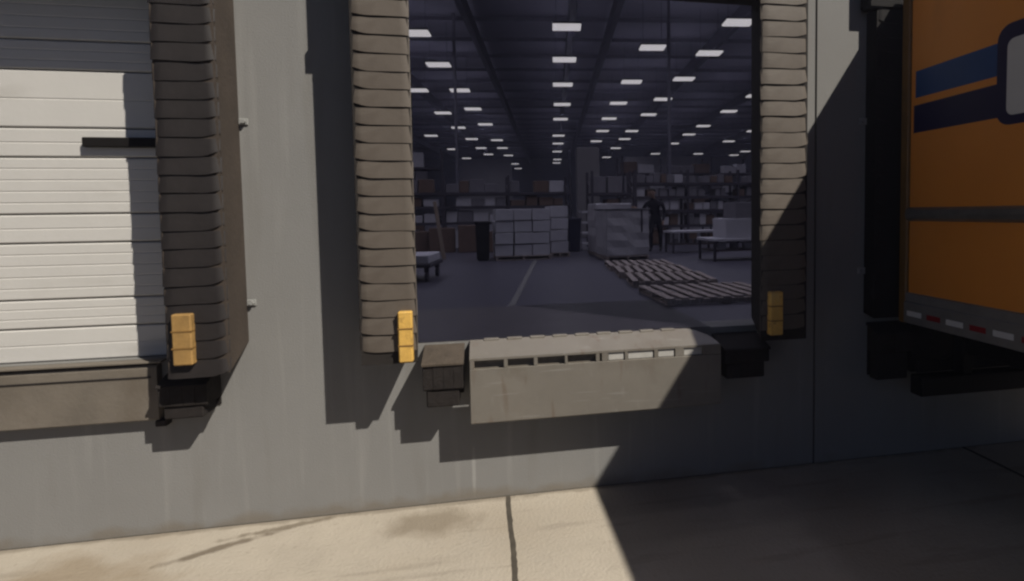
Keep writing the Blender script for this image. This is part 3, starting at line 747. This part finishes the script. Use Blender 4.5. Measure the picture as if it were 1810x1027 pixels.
# ---- packing tables on the right
def table(label, loc, rz, wx, wy, h):
    t = thing('packing_table', label, 'table', loc, rz)
    obj('table_top', box(-wx/2, wx/2, -wy/2, wy/2, h-0.05, h, bev=0.006), M_cwhite, t)
    for x in (-wx/2+0.05, wx/2-0.05):
        for y in (-wy/2+0.05, wy/2-0.05): obj('leg', box(x-0.02, x+0.02, y-0.02, y+0.02, 0, h-0.051), M_rack, t)
    obj('lower_shelf', box(-wx/2+0.075, wx/2-0.075, -wy/2+0.08, wy/2-0.08, 0.18, 0.21), M_shelf, t)
    return t
T1, T2 = IN(3.15, 12.7), IN(3.60, 10.6)
table('white packing table beyond the standing person', T1, R(1), 1.15, 0.6, 0.50)
table('white packing table carrying two large pale cartons', T2, R(1), 1.5, 0.8, 0.42)
carton(0.95, 0.6, 0.36, M_cwhite, rel(T2, 0.02, 0.0, R(1))+Vector((0, 0, 0.421)), R(1), 'large pale carton lying on the packing table under another', None)
carton(0.75, 0.5, 0.30, M_cgrey, rel(T2, 0.13, 0.02, R(1))+Vector((0, 0, 0.783)), R(3), 'large grey carton on top of the pale carton on the table', None)
for k in range(6):
    carton(0.10, 0.12, 0.10, M_cgrey, rel(T1, -0.42+k*0.17, -0.1, R(1))+Vector((0, 0, 0.2105)), R(1), 'small grey tote, '+ORD[k]+' from the person, under the far packing table', 'small totes under the packing table', name='tote', cat='tote')
for k in range(5):
    carton(0.13, 0.13, 0.12, M_cgrey if k % 2 else M_cwhite, rel(T2, -0.5+k*0.25, -0.2, R(1))+Vector((0, 0, 0.2105)), R(1), ('small grey' if k % 2 else 'small white')+' tote, '+ORD[k]+' from the pallets, under the carton table', ('grey' if k % 2 else 'white')+' totes under the carton table', name='tote', cat='tote')

# ---- person in dark clothes beside the wrapped goods, leaning in and reaching to the left
def person(label, loc, rz, scale=1.0):
    V_, E_, Rr = [], [], []
    def v(x, y, z, r):
        V_.append((x, y, z)); Rr.append(r); return len(V_)-1
    def chain(first, pts):
        p = first
        for q in pts:
            k = v(*q); E_.append((p, k)); p = k
        return p
    pel = v(0, 0, 0.88, 0.135)
    spine = chain(pel, [(0, -0.01, 1.0, 0.135), (-0.02, -0.05, 1.16, 0.15), (-0.03, -0.09, 1.30, 0.15)])
    neck = chain(spine, [(-0.045, -0.13, 1.42, 0.062), (-0.055, -0.155, 1.47, 0.058)])
    head = chain(neck, [(-0.065, -0.18, 1.53, 0.085), (-0.07, -0.185, 1.60, 0.097), (-0.07, -0.18, 1.66, 0.075)])
    for s in (-1, 1):
        hip = chain(pel, [(s*0.10, 0, 0.82, 0.095), (s*0.115, -0.02+0.05*s, 0.60, 0.078), (s*0.12, -0.03+0.09*s, 0.46, 0.062), (s*0.12, 0.0+0.09*s, 0.27, 0.056), (s*0.12, 0.02+0.09*s, 0.08, 0.042)])
        chain(hip, [(s*0.125, -0.05+0.09*s, 0.045, 0.042), (s*0.13, -0.15+0.09*s, 0.035, 0.034)])
    # left arm hangs, right arm (image left) reaches forward
    sh = chain(spine, [(0.19, -0.08, 1.31, 0.066)])
    el = chain(sh, [(0.235, -0.04, 1.15, 0.052), (0.25, -0.04, 1.04, 0.046)])
    wr = chain(el, [(0.235, -0.13, 0.90, 0.038), (0.225, -0.18, 0.82, 0.030)])
    chain(wr, [(0.222, -0.20, 0.77, 0.034), (0.22, -0.215, 0.71, 0.022)])
    sh = chain(spine, [(-0.22, -0.10, 1.30, 0.066)])
    el = chain(sh, [(-0.30, -0.16, 1.19, 0.052), (-0.34, -0.19, 1.12, 0.046)])
    wr = chain(el, [(-0.44, -0.24, 1.14, 0.036), (-0.49, -0.26, 1.17, 0.029)])
    hand = chain(wr, [(-0.53, -0.275, 1.19, 0.034), (-0.56, -0.285, 1.205, 0.028)])
    for k, dz in enumerate((-0.022, -0.007, 0.008, 0.022)):
        chain(hand, [(-0.60, -0.292+0.004*k, 1.21+dz, 0.0095), (-0.635+0.006*abs(k-1), -0.30+0.004*k, 1.205+dz*1.2, 0.0085)])
    chain(wr, [(-0.525, -0.262, 1.225, 0.012), (-0.545, -0.268, 1.25, 0.009)])
    me = bpy.data.meshes.new('person_skeleton'); me.from_pydata(V_, E_, [])
    tmp = bpy.data.objects.new('person_skeleton', me); col.objects.link(tmp)
    md = tmp.modifiers.new('skin', 'SKIN'); md.use_smooth_shade = True
    for k, sv in enumerate(me.skin_vertices[0].data):
        sv.radius = (Rr[k], Rr[k]*(0.72 if Rr[k] > 0.13 else 1.0)); sv.use_root = (k == pel)
    tmp.modifiers.new('sub', 'SUBSURF').levels = 1; tmp.modifiers['sub'].render_levels = 1
    dg = bpy.context.evaluated_depsgraph_get(); ev = tmp.evaluated_get(dg)
    body = bpy.data.meshes.new_from_object(ev)
    bpy.data.objects.remove(tmp)
    body.materials.clear()
    for mm in (M_cloth, M_skin, M_shoe): body.materials.append(mm)
    for p in body.polygons:
        c = p.center; p.use_smooth = True
        p.material_index = 1 if (c.z > 1.44 or c.x < -0.40 or (c.x > 0.2 and c.z < 0.84 and c.z > 0.6)) else (2 if c.z < 0.085 else 0)
    t = thing('person', label, 'person', loc, rz)
    t.scale = (scale,)*3
    bo = bpy.data.objects.new('body', body); col.objects.link(bo); bo.parent = t
    b = bmesh.new(); bmesh.ops.create_icosphere(b, subdivisions=3, radius=1)
    for w_ in b.verts:
        n = w_.co.copy(); w_.co = Vector((-0.07+n.x*0.104, -0.168+n.y*0.112, 1.625+n.z*0.098))
    bmesh.ops.delete(b, geom=[w_ for w_ in b.verts if w_.co.y < -0.205 and w_.co.z < 1.66 or w_.co.z < 1.545], context='VERTS')
    obj('hair', b, M_hair, t, smooth=True)
    b = bmesh.new()
    bmesh.ops.create_icosphere(b, subdivisions=1, radius=0.017, matrix=Matrix.Translation((-0.07, -0.285, 1.585)))
    obj('nose', b, M_skin, t, smooth=True)
    for x in (-0.035, 0.035):
        b = bmesh.new(); bmesh.ops.create_icosphere(b, subdivisions=1, radius=0.011, matrix=Matrix.Translation((-0.07+x, -0.272, 1.612))); obj('eye', b, M_hair, t)
    b = bmesh.new(); bx(b, -0.095, -0.045, -0.278, -0.262, 1.542, 1.55); obj('mouth', b, M_cbrown, t)
    for x in (-1, 1):
        b = bmesh.new(); bmesh.ops.create_icosphere(b, subdivisions=1, radius=0.022, matrix=Matrix.Translation((-0.07+x*0.1, -0.18, 1.595))); obj('ear', b, M_skin, t)
    return t
person('person in dark clothing standing by the wrapped goods, one arm reaching out', IN(2.42, 13.2), R(-25), 0.86)

# ================================================================ HAZE
hz = obj('haze', box(-41, 55, -81, 99, -1.05, 12.6), M_white)
Mh = bpy.data.materials.new('haze'); Mh.use_nodes = True
th = Mh.node_tree; th.nodes.remove(th.nodes['Principled BSDF'])
pv = th.nodes.new('ShaderNodeVolumePrincipled')
pv.inputs['Color'].default_value = (0.72, 0.74, 1.0, 1); pv.inputs['Density'].default_value = 0.003; pv.inputs['Anisotropy'].default_value = 0.5
th.links.new(pv.outputs[0], th.nodes['Material Output'].inputs['Volume'])
hz.data.materials.clear(); hz.data.materials.append(Mh)
hz['kind'] = 'stuff'
